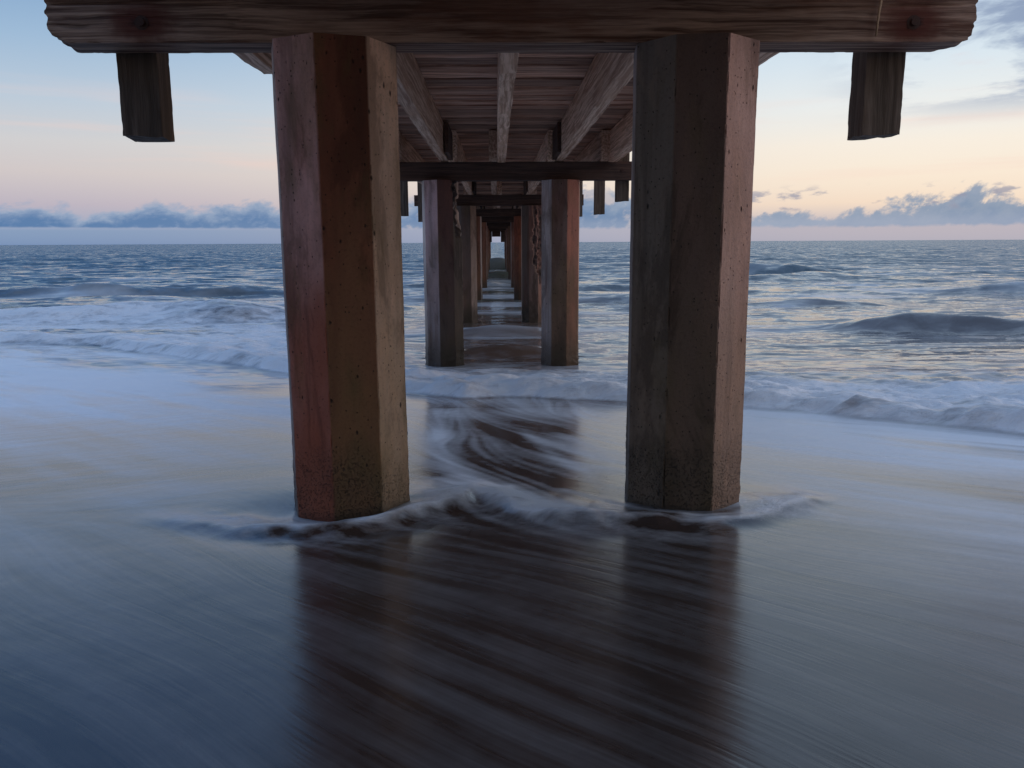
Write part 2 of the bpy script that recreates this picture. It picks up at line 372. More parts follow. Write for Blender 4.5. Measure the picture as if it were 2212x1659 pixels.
# ------------------------------------------------------------------ swept prism with worn surface
def prism(name, ring, axis, stations, mat, parent=None, rough=.003, edge=.006, seed=0, fn=None, attrs=None, smooth=True):
    """ring: (n,2) outline, swept along 'axis' through the stations; fn(v, t, ringIndex) may displace the points."""
    ring = np.asarray(ring, float); n = len(ring); st = np.asarray(stations, float); k = len(st)
    A = np.repeat(st, n); B = np.tile(ring[:, 0], k); C = np.tile(ring[:, 1], k)
    r0 = np.hypot(B, C) + 1e-6
    # corners are worn more than flats
    nxt, prv = np.roll(ring, -1, 0) - ring, ring - np.roll(ring, 1, 0)
    ang = np.abs(np.arctan2(nxt[:, 0] * prv[:, 1] - nxt[:, 1] * prv[:, 0], (nxt * prv).sum(1)))
    corner = np.tile((ang > .2).astype(float), k)
    nz = fbm(A * 3.1, B * 6, C * 6, 3, seed) * rough
    chip = np.clip(fbm(A * 17.0, B * 9 + 3, C * 9, 3, seed + 50) - .15, 0, 1) * edge * 2.2
    dr = nz - corner * (edge * .08 + chip)
    B = B * (1 + dr / r0); C = C * (1 + dr / r0)
    V = {'X': np.c_[A, B, C], 'Y': np.c_[-B, A, C], 'Z': np.c_[B, C, A]}[axis]
    if fn is not None: V = fn(V, A, np.tile(np.arange(n), k))
    F = []
    i = np.arange(k - 1)[:, None] * n; j = np.arange(n)[None, :]; j2 = (j + 1) % n
    q = np.stack([i + j, i + j2, i + n + j2, i + n + j], -1).reshape(-1, 4)
    F = [tuple(x) for x in q]
    V = np.vstack([V, V[:n].mean(0), V[-n:].mean(0)])
    c0, c1 = n * k, n * k + 1
    for a in range(n):
        b2 = (a + 1) % n
        F.append((c0, b2, a)); F.append((c1, (k - 1) * n + a, (k - 1) * n + b2))
    at = attrs(V) if attrs else None
    o = mesh_obj(name, V, F, mat, parent, smooth, at)
    return o

def rect_ring(wd, hg, m=4):
    """rectangle outline, points crowded close to the corners so that arrises stay crisp"""
    ts = np.r_[0, .04, np.linspace(.15, .85, max(m - 1, 1)), .96]
    P4 = [(-wd / 2, -hg / 2), (wd / 2, -hg / 2), (wd / 2, hg / 2), (-wd / 2, hg / 2)]
    out = []
    for a in range(4):
        p, q = np.array(P4[a]), np.array(P4[(a + 1) % 4])
        out += [p + (q - p) * t for t in ts]
    return np.array(out)

def sharpen(o, ang=28):
    o.data.set_sharp_from_angle(angle=R(ang))

# ------------------------------------------------------------------ ground under and behind
def build_beach():
    xs = np.concatenate([-np.geomspace(400, 12, 16), np.linspace(-10, 10, 41), np.geomspace(12, 400, 16)])
    ys = np.concatenate([-np.geomspace(120, 12, 16), np.linspace(-11, 30, 60)])
    XX, YY = np.meshgrid(xs, ys)
    lv = .065 * np.maximum(16.3 - YY, 0) * sst(30, 10, YY)
    lv = np.where(YY < -12, .065 * 28.3 + 1.3 * sst(-12, -60, YY), lv)
    ZZ = lv - .07 - .9 * sst(8, 26, YY) + .015 * fbm(XX * .8, YY * .8, None, 3, 2) * sst(2, -3, YY)
    n, m = XX.shape
    idx = np.arange(n * m).reshape(n, m)
    q = np.stack([idx[:-1, :-1], idx[:-1, 1:], idx[1:, 1:], idx[1:, :-1]], -1).reshape(-1, 4)
    o = mesh_obj('beach', np.c_[XX.ravel(), YY.ravel(), ZZ.ravel()], q, M_SAND)
    o['kind'] = 'structure'; o['label'] = 'wet brown sand beach under the shallow swash'

# ------------------------------------------------------------------ the sea: one sheet from the swash to the horizon
def polydist(X, Y, pts):
    best = np.full(X.shape, 1e9); sgn = np.zeros(X.shape); along = np.zeros(X.shape); tot = 0
    for (x0, y0), (x1, y1) in zip(pts[:-1], pts[1:]):
        dx, dy = x1 - x0, y1 - y0; L = math.hypot(dx, dy)
        t = np.clip(((X - x0) * dx + (Y - y0) * dy) / (L * L), 0, 1)
        ex, ey = X - x0 - t * dx, Y - y0 - t * dy
        dd = np.hypot(ex, ey); m = dd < best
        best = np.where(m, dd, best); sgn = np.where(m, (dx * ey - dy * ex) / L, sgn); along = np.where(m, tot + t * L, along); tot += L
    return best, sgn, along / tot

PILE_X = (-.82, 1.02)
def run_dir(X, Y):
    """which way the thin sheet runs at a point of the beach"""
    nz = .25 * fbm(X * .7, Y * .7, None, 3, 95)
    ang = np.full(X.shape, -.735) + nz * .5
    ang = ang + .20 * sst(.9, 2.4, X)
    mid = sst(1.1, .5, np.abs(X - .1)) * sst(3.9, 4.7, Y)
    lean = .12 + 1.15 * sst(6.3, 4.15, Y) + 1.6 * nz + .25 * np.sin(X * 4 + Y)
    ang = ang * (1 - mid) + mid * (np.arctan2(-1.0, lean))
    lft = sst(-1.0, -1.9, X) * sst(3.4, 4.8, Y)
    ang = ang * (1 - lft) + lft * (.55 + 1.8 * nz)
    vx, vy = np.cos(ang), np.sin(ang)
    for px in PILE_X:
        rx, ry = X - px, Y - 4.34
        r2 = np.maximum(rx * rx + ry * ry, .06); k = np.minimum(.17 / r2, 1.0)
        dot = (vx * rx + vy * ry) / r2
        vx, vy = vx - k * (2 * dot * rx - vx), vy - k * (2 * dot * ry - vy)
    n = np.hypot(vx, vy) + 1e-6
    return vx / n, vy / n

def silk_field():
    """foam threads carried along the run of the water"""
    h = .0125
    gx, gy = np.arange(-5.0, 5.0, h), np.arange(.9, 9.4, h)
    GX, GY = np.meshgrid(gx, gy); ny, nx = GX.shape
    cx, cy = GX[::4, ::4], GY[::4, ::4]
    VX, VY = run_dir(cx, cy)
    r = np.random.default_rng(5); a = r.random((ny, nx))
    def blur(q, k):
        for ax in (0, 1):
            q = sum(np.roll(q, i, ax) for i in range(-k, k + 1)) / (2 * k + 1)
        return q
    n1 = blur(blur(a, 1), 1); n2 = blur(blur(r.random((ny, nx)), 3), 2); n3 = blur(blur(r.random((ny, nx)), 8), 6)
    n1, n2, n3 = ((q - q.mean()) / q.std() for q in (n1, n2, n3))
    acc1 = np.zeros((ny, nx)); acc2 = np.zeros((ny, nx)); acc3 = np.zeros((ny, nx))
    jj, ii = np.meshgrid(np.arange(nx, dtype=np.float32), np.arange(ny, dtype=np.float32))
    for sg in (1, -1):
        px, py = jj.copy(), ii.copy()
        for k in range(26):
            xi = np.clip(px, 0, nx - 1).astype(np.int32); yi = np.clip(py, 0, ny - 1).astype(np.int32)
            w1 = math.cos(k / 26 * math.pi / 2)
            if k < 16: acc1 += w1 * n1[yi, xi]
            acc2 += w1 * n2[yi, xi]; acc3 += n3[yi, xi] * w1
            vx = VX[yi >> 2, xi >> 2]; vy = VY[yi >> 2, xi >> 2]
            px += sg * vx * 3.0; py += sg * vy * 3.0
    out = .85 * acc1 / acc1.std() + .62 * acc2 / acc2.std() + .45 * acc3 / acc3.std()
    return gx, gy, out / out.std()

def grid_sample(gx, gy, G, X, Y):
    fx = np.clip((X - gx[0]) / (gx[1] - gx[0]), 0, len(gx) - 1.001); fy = np.clip((Y - gy[0]) / (gy[1] - gy[0]), 0, len(gy) - 1.001)
    ix, iy = fx.astype(int), fy.astype(int); fx, fy = fx - ix, fy - iy
    return (G[iy, ix] * (1 - fx) + G[iy, ix + 1] * fx) * (1 - fy) + (G[iy + 1, ix] * (1 - fx) + G[iy + 1, ix + 1] * fx) * fy

def build_sea():
    ys = [np.arange(-3, 1, .1), np.arange(1, 8, .021)]
    y, out = 8.0, []
    while y < 60: out.append(y); y *= 1.0045
    while y < 400: out.append(y); y *= 1.012
    while y < 26000: out.append(y); y *= 1.06
    ys = np.concatenate(ys + [np.array(out)])
    ss = np.concatenate([-np.geomspace(7, .76, 34), np.linspace(-.74, .74, 640), np.geomspace(.76, 7, 34)])
    SS, Y = np.meshgrid(ss, ys); X = SS * np.maximum(Y + 2.5, 1.5)
    dY = np.gradient(ys)[:, None] + 0 * X
    Z = level(Y)
    # swash sheet thins out behind the camera
    Z = Z - .25 * sst(-1.2, -2.6, Y + .25 * fbm(X * .5, Y * .2, None, 3, 4))
    # swell and chop
    env = sst(8.5, 30, Y)
    r = np.random.default_rng(11); wz = np.zeros_like(X)
    mod = .6 + .55 * fbm(X / 9, Y / 6, None, 2, 8)
    for lam, n, amp in ((13, 3, .050), (8.5, 5, .050), (5.4, 7, .040), (3.4, 9, .030), (2.2, 10, .021), (1.4, 10, .013)):
        for q in range(n):
            th = r.normal(0, .42) + .12; k = 2 * math.pi / (lam * r.uniform(.75, 1.3)); ph = r.uniform(0, 6.28)
            c = np.sin(k * (X * math.sin(th) - Y * math.cos(th)) + ph + .8 * vnoise(X / lam / 1.5, Y / lam / 1.5, None, 30 + q))
            fade = 1 / (1 + (dY / lam * 2.2) ** 3)
            wz += amp / math.sqrt(n) * 1.5 * fade * (c + .25 * (1 - c * c) * 0)
    wz = wz * np.clip(mod, .15, 1.6)
    shel = sst(3.2, 1.2, np.abs(X - .1)) * .75                     # calmer between the piles
    Z = Z + env * wz * (1 - shel)
    # named crests:  x, y, half length, half depth, height, skew in plan
    for (cx, cy, lx, ly, h, sk) in ((9.6, 18.9, 1.3, .85, .36, -.2), (11.6, 18.3, 1.7, .8, .26, -.3), (-11.5, 24.0, 5.0, 1.1, .50, .05), (-7.0, 23.2, 2.6, 1.0, .36, .05), (-5.6, 20.6, 1.8, .7, .16, .1), (-17, 37, 7.0, 1.6, .45, .06),
                                    (5.6, 30, 1.4, .9, .28, -.1), (18, 55, 6, 2.2, .65, -.1), (.2, 14.8, 1.0, .5, .17, 0), (.1, 19.0, 1.2, .7, .2, 0), (0, 300, 9, 5, .1, 0),
                                    (-22, 29, 5, 1.4, .5, .05), (11, 28, 2.0, .8, .2, -.1), (24, 34, 5, 1.4, .4, -.1), (.1, 70, 3.0, 2.2, .75, 0), (.2, 52, 2, 1.6, .35, 0)):
        ey = (Y - cy - sk * (X - cx)); ey = np.where(ey < 0, ey / (ly * .62), ey / (ly * 1.35))
        Z = Z + h * np.exp(-((X - cx) / lx) ** 2 - ey ** 2) * (1 + .22 * fbm(X * .5, Y * .7, None, 3, 3))
    # broken wave running in: front line
    fx = [-200, -40, -14, -10.6, -8.6, -6.4, -4.6, -3.16, -2, -.96, -.38, .38, 1.34, 2.48, 2.96, 3.33, 3.73, 4.1, 5.5, 8, 40, 200]
    fy = [24, 20, 17.8, 17.3, 16.8, 15.05, 13.3, 11.75, 10.1, 8.95, 8.62, 8.68, 8.36, 7.87, 7.44, 6.85, 6.43, 6.08, 5.4, 4.9, 4.2, 4]
    wob = .14 * fbm(X * .8, X * 0 + 3, None, 3, 60) + .05 * fbm(X * 3, Y * 3, None, 2, 61)
    dF = Y - np.interp(X, fx, fy) - wob
    wid = np.interp(X, [-20, -8, -3.5, -1.2, 1.2, 3, 6, 20], [7.5, 7.5, 6, 3.2, 3.2, 4.0, 5.0, 5.4])
    roll = sst(-.02, .45, dF) * np.exp(-np.clip(dF, 0, 50) / (wid * .45))
    lump = .5 + .5 * fbm(X * 1.6, Y * 1.9, None, 3, 62)
    Z = Z + roll * (.15 + .05 * lump)
    tail = sst(wid * 1.05, wid * .55, dF) * (.72 + .28 * np.exp(-np.clip(dF, 0, 9) / .8))
    foam_roll = sst(-.03, .16, dF) * (.34 + .72 * tail) * sst(wid * 1.7, wid * .6, dF)
    # bow waves: crest line of backwash piling up on the shore side of the two front piles
    ridge = [(-1.95, 4.12), (-1.54, 3.98), (-1.19, 3.84), (-1.01, 3.83), (-.8, 3.79), (-.56, 3.90), (-.34, 4.10), (-.15, 4.40), (-.05, 4.36), (.13, 4.13), (.34, 3.94),
             (.61, 3.85), (.83, 3.81), (1.06, 3.80), (1.32, 3.88), (1.54, 4.10), (1.68, 4.36), (1.70, 4.70)]
    near = (Y < 8) & (Y > 1) & (np.abs(X) < 4)
    D = np.full(X.shape, 9.0); SG = np.zeros(X.shape); AL = np.zeros(X.shape)
    D[near], SG[near], AL[near] = polydist(X[near] + .07 * fbm(X[near] * 2.2, Y[near] * 2.2, None, 3, 75), Y[near] + .06 * fbm(X[near] * 2.6, Y[near] * 2.2, None, 3, 76), ridge)
    ends = sst(0, .16, AL) * sst(1, .84, AL)
    front = SG < 0
    hv = .022 + .040 * np.clip(.55 + .9 * fbm(AL * 9, AL * 0 + 2, None, 2, 70) + .5 * np.exp(-((AL - .42) / .06) ** 2) + .5 * np.exp(-((AL - .9) / .06) ** 2), .15, 1.6)
    prof = np.where(front, np.exp(-(D / .085) ** 2), np.exp(-(D / .22) ** 1.4))
    Z = Z + hv * ends * prof * (1 + .12 * fbm(X * 7, Y * 5, None, 3, 72))
    Z = Z - .050 * np.exp(-((X + .92) / .5) ** 2 - ((Y - 4.05) / .35) ** 2)
    Z = Z - .075 * np.exp(-((Y - 13.1) / 1.6) ** 2 - (X / 3.0) ** 4)
    froth = sst(-.02, .3, dF) * sst(wid * 1.5, wid * .5, dF)
    Z = Z + froth * (.050 * fbm(X * 1.1, Y * 2.0, None, 3, 73) + .035 * fbm(X * 3.2, Y * 5.5, None, 3, 74)) * sst(40, 18, Y) * (1 - .5 * sst(-3, -7, X))
    foam = .035 + 0 * X
    # thin milky film over the sheet, denser to the sides and near the running wave
    fq = X * .74 - Y * .67, X * .67 + Y * .74
    clump = 1 + .9 * fbm(fq[0] * .35, fq[1] * 1.3, None, 3, 91) + .35 * fbm(fq[0] * .6, fq[1] * 5, None, 3, 92)
    film = (.20 + .34 * sst(.8, 1.8, X)) * sst(.9, 2.0, np.abs(X - .15)) * sst(1.7, 4.6, Y) + .26 * sst(-1.0, -2.2, X) * sst(3.2, 5.5, Y) + .14 * sst(4.0, 8, Y)
    band = 1 - .75 * np.exp(-((Y - 4.95 - .30 * (X + 2.3) + .12 * vnoise(X * 2, Y)) / .22) ** 2) * sst(-.9, -1.5, X)
    film = film * (1 - .75 * sst(3.6, 2.2, Y) * sst(0, -1, X))
    foam = foam + film * np.clip(clump, .1, 2.2) * band * sst(.4, -.4, dF)
    foam = np.maximum(foam, foam_roll * (1.05 + .45 * sst(3, 1.5, np.abs(X)) + .42 * fbm(X * .9, Y * 1.5, None, 4, 80)) * (1 - .80 * sst(-3, -6, X) * sst(-.1, .5, vnoise(X * .10, Y * .75, None, 82) + .4 * vnoise(X * .5, Y * 1.6, None, 83)) * sst(.5, 1.2, dF)))
    ridge_foam = ends * np.where(front, np.exp(-(D / .045) ** 2), np.exp(-(D / .26) ** 2)) * (.50 + .30 * np.exp(-((AL - .45) / .14) ** 2) + .25 * np.exp(-((AL - .85) / .10) ** 2) + .42 * fbm(X * 5, Y * 5, None, 3, 71))
    foam = foam + ridge_foam
    # drawn-out foam lines between and beside the piles
    for pts, wdt, amt in (
        ([(-.50, 6.9), (-.44, 6.0), (-.33, 5.3), (-.16, 4.72), (.12, 4.35), (.42, 4.12), (.70, 4.02)], .12, .30),
        ([(-.40, 5.0), (-.28, 4.75), (-.12, 4.5), (.05, 4.4)], .16, .25),
        ([(.18, 6.75), (.30, 6.1), (.42, 5.45), (.58, 4.9), (.72, 4.5)], .07, .22),
        ([(.55, 6.6), (.62, 5.9), (.66, 5.3), (.74, 4.8)], .22, .30),
        ([(.34, 4.62), (.48, 4.42), (.62, 4.22), (.74, 4.12)], .045, .45),
        ([(-.9, 8.0), (-.2, 7.6), (.5, 7.7), (1.2, 7.4)], .35, .16),
        ([(-.52, 8.2), (-.50, 7.0), (-.47, 6.0)], .12, .25)):
        m = near; d0 = np.full(X.shape, 9.0); a0 = np.zeros(X.shape)
        d0[m], _, a0[m] = polydist(X[m], Y[m], pts)
        foam = foam + 1.5 * amt * np.exp(-(d0 / wdt) ** 2) * sst(-.02, .2, a0) * sst(1.02, .8, a0) * (d0 < 5)
    # whitewater of the far breakers on the left, scattered scud beyond
    br = sst(13.5, 17, Y - .0 * X) * sst(27, 22.5, Y + .3 * fbm(X * .3, Y * .5, None, 2, 5)) * sst(-3.2, -6, X)
    foam = np.maximum(foam, br * np.clip(.20 + .85 * fbm(X * .35, Y * .9, None, 4, 81), 0, .8))
    foam = foam + .16 * sst(6, 10, Y) * sst(34, 16, Y) * sst(4, 0, np.abs(X)) * 0
    cl = np.clip(fbm(X * .22, Y * .55, None, 4, 90) - .15, 0, 1) * sst(11, 16, Y) * sst(90, 25, Y)
    foam = foam + cl * .45
    white = np.maximum(sst(-.05, .2, dF) * sst(wid * 2.2, wid * .8, dF), br)
    white = np.maximum(white, .8 * ends * np.exp(-(D / .25) ** 2))
    foam = np.clip(foam, 0, 1)
    silk = np.zeros_like(X); gxy = silk_field(); nr = (Y > .95) & (Y < 9.3) & (np.abs(X) < 4.9)
    silk[nr] = grid_sample(*gxy, X[nr], Y[nr])
    amp = .019 + .020 * sst(2.6, 4, Y) + .020 * sst(1.0, 2.0, np.abs(X - .15)) + .085 * sst(3.6, 4.6, Y) * sst(1.5, .7, np.abs(X - .1)) + .05 * ends * np.exp(-(D / .25) ** 2)
    silk = silk * amp * sst(.25, -.15, dF) * sst(5.0, 4.0, np.abs(X)) * sst(1.0, 1.6, Y)
    streaky = .07 + .07 * sst(4.4, 3.4, Y) + .05 * sst(1.0, 2.2, np.abs(X - .15)) + .25 * sst(-.1, .2, dF) * sst(wid * 2, wid, dF) + .14 * br + .12 * sst(10, 14, Y) * sst(70, 25, Y)
    streaky = streaky + .05 * sst(4.2, 5.2, Y) * sst(9, 7, Y) * sst(1.6, .6, np.abs(X - .1))
    # direction of run: obliquely down the beach, bent round the piles
    bx = np.zeros_like(X)
    for px in PILE_X:
        rr = np.hypot(X - px, Y - 4.34)
        bx += .32 * np.exp(-(rr / .9) ** 2) * np.sign(X - px + .001) * (1 - np.exp(-((X - px) / .25) ** 2))
    Xw, Yw = X + bx, Y + .12 * fbm(X * .5, Y * .5, None, 2, 95)
    fan = sst(.8, 2.4, X) * .10
    ca, sa = np.cos(.74 - fan), np.sin(.74 - fan)
    fu = Xw * ca - Yw * sa; fv = Xw * sa + Yw * ca + .16 * fbm(X * .45, Y * .45, None, 2, 97)
    drm = sst(-1.0, -2.4, X) * sst(3.2, 4.6, Y)
    drm = np.maximum(drm, sst(7.2, 9.0, Y))
    la = np.where(X < 0, .25, -.12) * sst(14, 6, Y)
    gu = X * np.cos(la) + Y * np.sin(la); gv = -X * np.sin(la) + Y * np.cos(la)
    sc = 1 / (1 + np.clip(Y - 9, 0, 60) * .05)
    n, m = X.shape
    idx = np.arange(n * m, dtype=np.int32).reshape(n, m)
    q = np.stack([idx[:-1, :-1], idx[:-1, 1:], idx[1:, 1:], idx[1:, :-1]], -1).reshape(-1, 4)
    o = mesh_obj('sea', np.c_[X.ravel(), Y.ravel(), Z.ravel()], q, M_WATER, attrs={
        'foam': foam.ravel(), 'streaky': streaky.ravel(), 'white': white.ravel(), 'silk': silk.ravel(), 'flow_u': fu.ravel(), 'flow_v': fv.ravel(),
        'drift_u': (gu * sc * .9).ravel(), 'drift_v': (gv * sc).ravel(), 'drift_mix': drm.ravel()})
    o['kind'] = 'structure'; o['label'] = 'grey blue sea with foaming surf and a shallow sheet of backwash'

build_beach()
build_sea()

# ------------------------------------------------------------------ the pier
pier = bpy.data.objects.new('pier', None); COL.objects.link(pier)
pier.location = (.1, 4.34, .8)
pier['label'] = 'long timber pier on rust stained octagonal concrete piles running out to sea'
pier['category'] = 'pier'
P0 = Vector(pier.location)
def child(o, loc, parent=None, rot=None):
    o.parent = parent or pier
    o.location = Vector(loc) - (P0 if parent is None else Vector((0, 0, 0)))
    if rot is not None: o.rotation_euler = rot
    return o

CAP_B, CAP_H, CAP_W = 3.175, .285, .225
JB = CAP_B + CAP_H
JH = .46
DK = JB + JH
BENTS = [4.34 + 9 * k for k in range(-1, 9)]

# --- piles
def octagon(wd, m):
    rr = wd / 2 / math.cos(math.pi / 8)
    c = [np.array((rr * math.cos(R(22.5 + 45 * k)), rr * math.sin(R(22.5 + 45 * k)))) for k in range(8)]
    ts = np.r_[0, .025, np.linspace(.18, .82, m), .975]
    return np.array([c[k] + (c[(k + 1) % 8] - c[k]) * t for k in range(8) for t in ts])

def make_pile(x, y, rot, wl, faces, rust, algae, seed, fine=True, spalls=(), wd=.6):
    """faces: list of (angle in degrees of the outward normal in the world, colour at the top, colour at the foot)"""
    bot = wl - .9; L = CAP_B - .003 - bot
    zs = np.linspace(0, L, 150 if fine else 40)
    ring = octagon(wd, 5 if fine else 2)
    spv = {}
    def fn(V, A, ri):
        s = np.zeros(len(V))
        for (ang, z0, hz, wa, dep) in spalls:
            th = np.degrees(np.arctan2(V[:, 1], V[:, 0])) + rot
            da = (th - ang + 180) % 360 - 180
            zc = (V[:, 2] + bot - z0) / hz
            k = np.clip(1.15 - (da / wa) ** 2 - zc ** 2 + .55 * fbm(V[:, 0] * 6, V[:, 1] * 6, V[:, 2] * 5, 3, seed + 9), 0, 1)
            k = sst(0, .5, k)
            rad = 1 - dep * k * (1 + .5 * fbm(V[:, 0] * 14, V[:, 1] * 14, V[:, 2] * 14, 3, seed + 4))
            V[:, 0] *= rad; V[:, 1] *= rad; s = np.maximum(s, k)
        hw = V[:, 2] + bot - wl
        crust = sst(.50, .10, hw + .15 * fbm(V[:, 0] * 5, V[:, 1] * 5, V[:, 2] * 3, 2, seed + 2)) * np.clip(fbm(V[:, 0] * 22, V[:, 1] * 22, V[:, 2] * 22, 3, seed + 3) + .1, 0, 1)
        k2 = 1 + crust * (.05 if wl < .5 else .018)
        V[:, 0] *= k2; V[:, 1] *= k2
        spv['s'] = np.r_[s, 0, 0]
        return V
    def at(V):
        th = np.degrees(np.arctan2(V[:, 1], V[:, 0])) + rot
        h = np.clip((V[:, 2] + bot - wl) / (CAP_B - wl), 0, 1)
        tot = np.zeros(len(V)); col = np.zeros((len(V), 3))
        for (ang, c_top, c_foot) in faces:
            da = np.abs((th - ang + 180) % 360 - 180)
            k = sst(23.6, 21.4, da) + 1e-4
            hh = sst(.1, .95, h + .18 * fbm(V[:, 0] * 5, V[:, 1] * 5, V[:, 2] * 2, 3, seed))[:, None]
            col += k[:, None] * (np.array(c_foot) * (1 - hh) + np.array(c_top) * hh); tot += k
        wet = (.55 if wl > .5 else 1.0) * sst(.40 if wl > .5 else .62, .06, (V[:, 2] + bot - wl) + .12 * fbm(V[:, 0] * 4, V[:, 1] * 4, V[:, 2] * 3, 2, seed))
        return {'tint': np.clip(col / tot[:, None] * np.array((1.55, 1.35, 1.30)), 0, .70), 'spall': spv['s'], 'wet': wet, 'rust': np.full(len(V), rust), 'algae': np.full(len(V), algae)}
    o = prism('pile', ring, 'Z', zs, M_CONC, rough=.0018 if fine else .005, edge=.006 if fine else .02, seed=seed, fn=fn, attrs=at)
    sharpen(o, 20)
    return child(o, (x, y, bot), rot=(0, 0, R(rot)))

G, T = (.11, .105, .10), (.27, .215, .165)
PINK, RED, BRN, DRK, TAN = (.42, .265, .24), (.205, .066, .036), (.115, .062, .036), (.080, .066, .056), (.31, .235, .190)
def facing(rot, cl, cf, cr, cs, cb=None):  # face colours mix stain with painted light: darker fronts, brighter flanks and side slivers
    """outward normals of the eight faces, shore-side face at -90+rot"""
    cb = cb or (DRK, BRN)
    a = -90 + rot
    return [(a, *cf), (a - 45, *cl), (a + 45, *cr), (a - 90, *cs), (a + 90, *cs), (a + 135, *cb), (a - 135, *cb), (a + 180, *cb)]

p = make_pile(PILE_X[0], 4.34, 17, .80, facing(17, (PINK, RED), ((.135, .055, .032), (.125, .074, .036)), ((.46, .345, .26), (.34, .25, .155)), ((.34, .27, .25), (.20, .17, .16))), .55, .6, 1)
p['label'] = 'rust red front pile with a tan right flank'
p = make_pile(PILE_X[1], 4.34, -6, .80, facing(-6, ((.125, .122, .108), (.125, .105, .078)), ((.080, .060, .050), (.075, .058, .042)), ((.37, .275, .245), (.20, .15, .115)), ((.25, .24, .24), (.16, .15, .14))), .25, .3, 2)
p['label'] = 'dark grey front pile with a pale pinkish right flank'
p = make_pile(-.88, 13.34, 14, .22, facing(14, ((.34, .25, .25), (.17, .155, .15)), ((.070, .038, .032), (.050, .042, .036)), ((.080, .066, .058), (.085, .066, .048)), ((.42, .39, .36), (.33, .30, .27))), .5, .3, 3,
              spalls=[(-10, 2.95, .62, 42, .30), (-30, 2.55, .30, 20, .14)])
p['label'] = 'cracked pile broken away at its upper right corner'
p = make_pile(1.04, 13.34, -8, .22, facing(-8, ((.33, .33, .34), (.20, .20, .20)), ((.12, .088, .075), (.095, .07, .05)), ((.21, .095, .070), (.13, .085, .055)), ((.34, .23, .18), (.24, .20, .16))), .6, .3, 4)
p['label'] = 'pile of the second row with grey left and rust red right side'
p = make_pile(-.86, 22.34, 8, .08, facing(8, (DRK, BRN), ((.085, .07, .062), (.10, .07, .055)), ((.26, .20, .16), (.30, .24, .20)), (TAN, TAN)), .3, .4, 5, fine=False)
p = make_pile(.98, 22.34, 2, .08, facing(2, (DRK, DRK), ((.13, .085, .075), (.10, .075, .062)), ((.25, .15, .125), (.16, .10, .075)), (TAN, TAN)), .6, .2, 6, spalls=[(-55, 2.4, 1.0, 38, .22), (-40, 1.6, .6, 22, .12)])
p['label'] = 'pile of the third row with its right side crumbled to rough aggregate'
for i, yy in enumerate(BENTS):
    if yy in (4.34, 13.34, 22.34): continue
    for sgn, xx in ((-1, -.84), (1, 1.0)):
        rt = random.uniform(-14, 14)
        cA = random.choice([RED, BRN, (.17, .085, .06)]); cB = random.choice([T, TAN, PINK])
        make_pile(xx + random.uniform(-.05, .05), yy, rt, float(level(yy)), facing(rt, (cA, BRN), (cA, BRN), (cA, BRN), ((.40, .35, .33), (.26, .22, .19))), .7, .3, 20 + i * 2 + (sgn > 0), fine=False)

# --- cap beams
def cap(y, x0, x1, mat, seed, hero=False):
    L = x1 - x0; cx = (x0 + x1) / 2
    nst = 260 if hero else 70
    st = np.linspace(-L / 2, L / 2, nst)
    def fn(V, A, ri):
        e = L / 2 - np.abs(A)
        if hero:
            n2 = fbm(A * 4, V[:, 1] * 9, V[:, 2] * 9, 3, 5)
            # worn, broken ends with the lower corner knocked off
            cut = sst(.16, .0, e + .05 * n2)
            low = sst(-.02, -.14, V[:, 2])
            V[:, 2] += sst(.09, .0, e + .04 * n2) * low * (.035 * (A < 0) + .020 * (A > 0))
            endm = e < .035
            V[:, 0] -= np.sign(A) * endm * (.030 * np.clip(fbm(V[:, 1] * 14, V[:, 2] * 14, A * 0 + np.sign(A), 3, 6) + .3, 0, 1) + .012 * low)
            # long drying checks along the front face
            for (z0, a0, a1, dep) in ((.045, -2.3, -1.25, .022), (.030, 1.15, 2.35, .012), (-.03, -.9, .4, .008)):
                zz = V[:, 2] - z0 - .012 * vnoise(A * 3, A * 0, None, 8) - .02 * (A + 1.7) * (A < -1)
                k = np.exp(-(zz / .010) ** 2) * sst(a0 - .05, a0 + .1, A) * sst(a1 + .05, a1 - .3, A) * (V[:, 1] < -.09)
                V[:, 1] += k * dep
        return V
    ring = rect_ring(CAP_W, CAP_H, 34 if hero else 4)
    o = prism('cap_beam', ring, 'X', st, mat, rough=.0018, edge=.0035, seed=seed, fn=fn)
    sharpen(o, 30)
    child(o, (cx, y, CAP_B + CAP_H / 2))
    return o, cx
def bolt(parent, x, y, z):
    a = np.linspace(0, 2 * math.pi, 17)[:-1]
    prof = [(.034, 0), (.034, .006), (.020, .007), (.018, .022), (.0, .024)]
    V = []; F = []
    for r_, dpt in prof[:-1]:
        V += [(r_ * math.cos(t), -dpt, r_ * math.sin(t)) for t in a]
    for k in range(len(prof) - 2):
        for j in range(16):
            F.append((k * 16 + j, k * 16 + (j + 1) % 16, (k + 1) * 16 + (j + 1) % 16, (k + 1) * 16 + j))
    F.append(tuple(range(48, 64)))
    o = mesh_obj('bolt', V, F, M_IRON, smooth=False)
    o.parent = parent; o.location = (x, y, z)
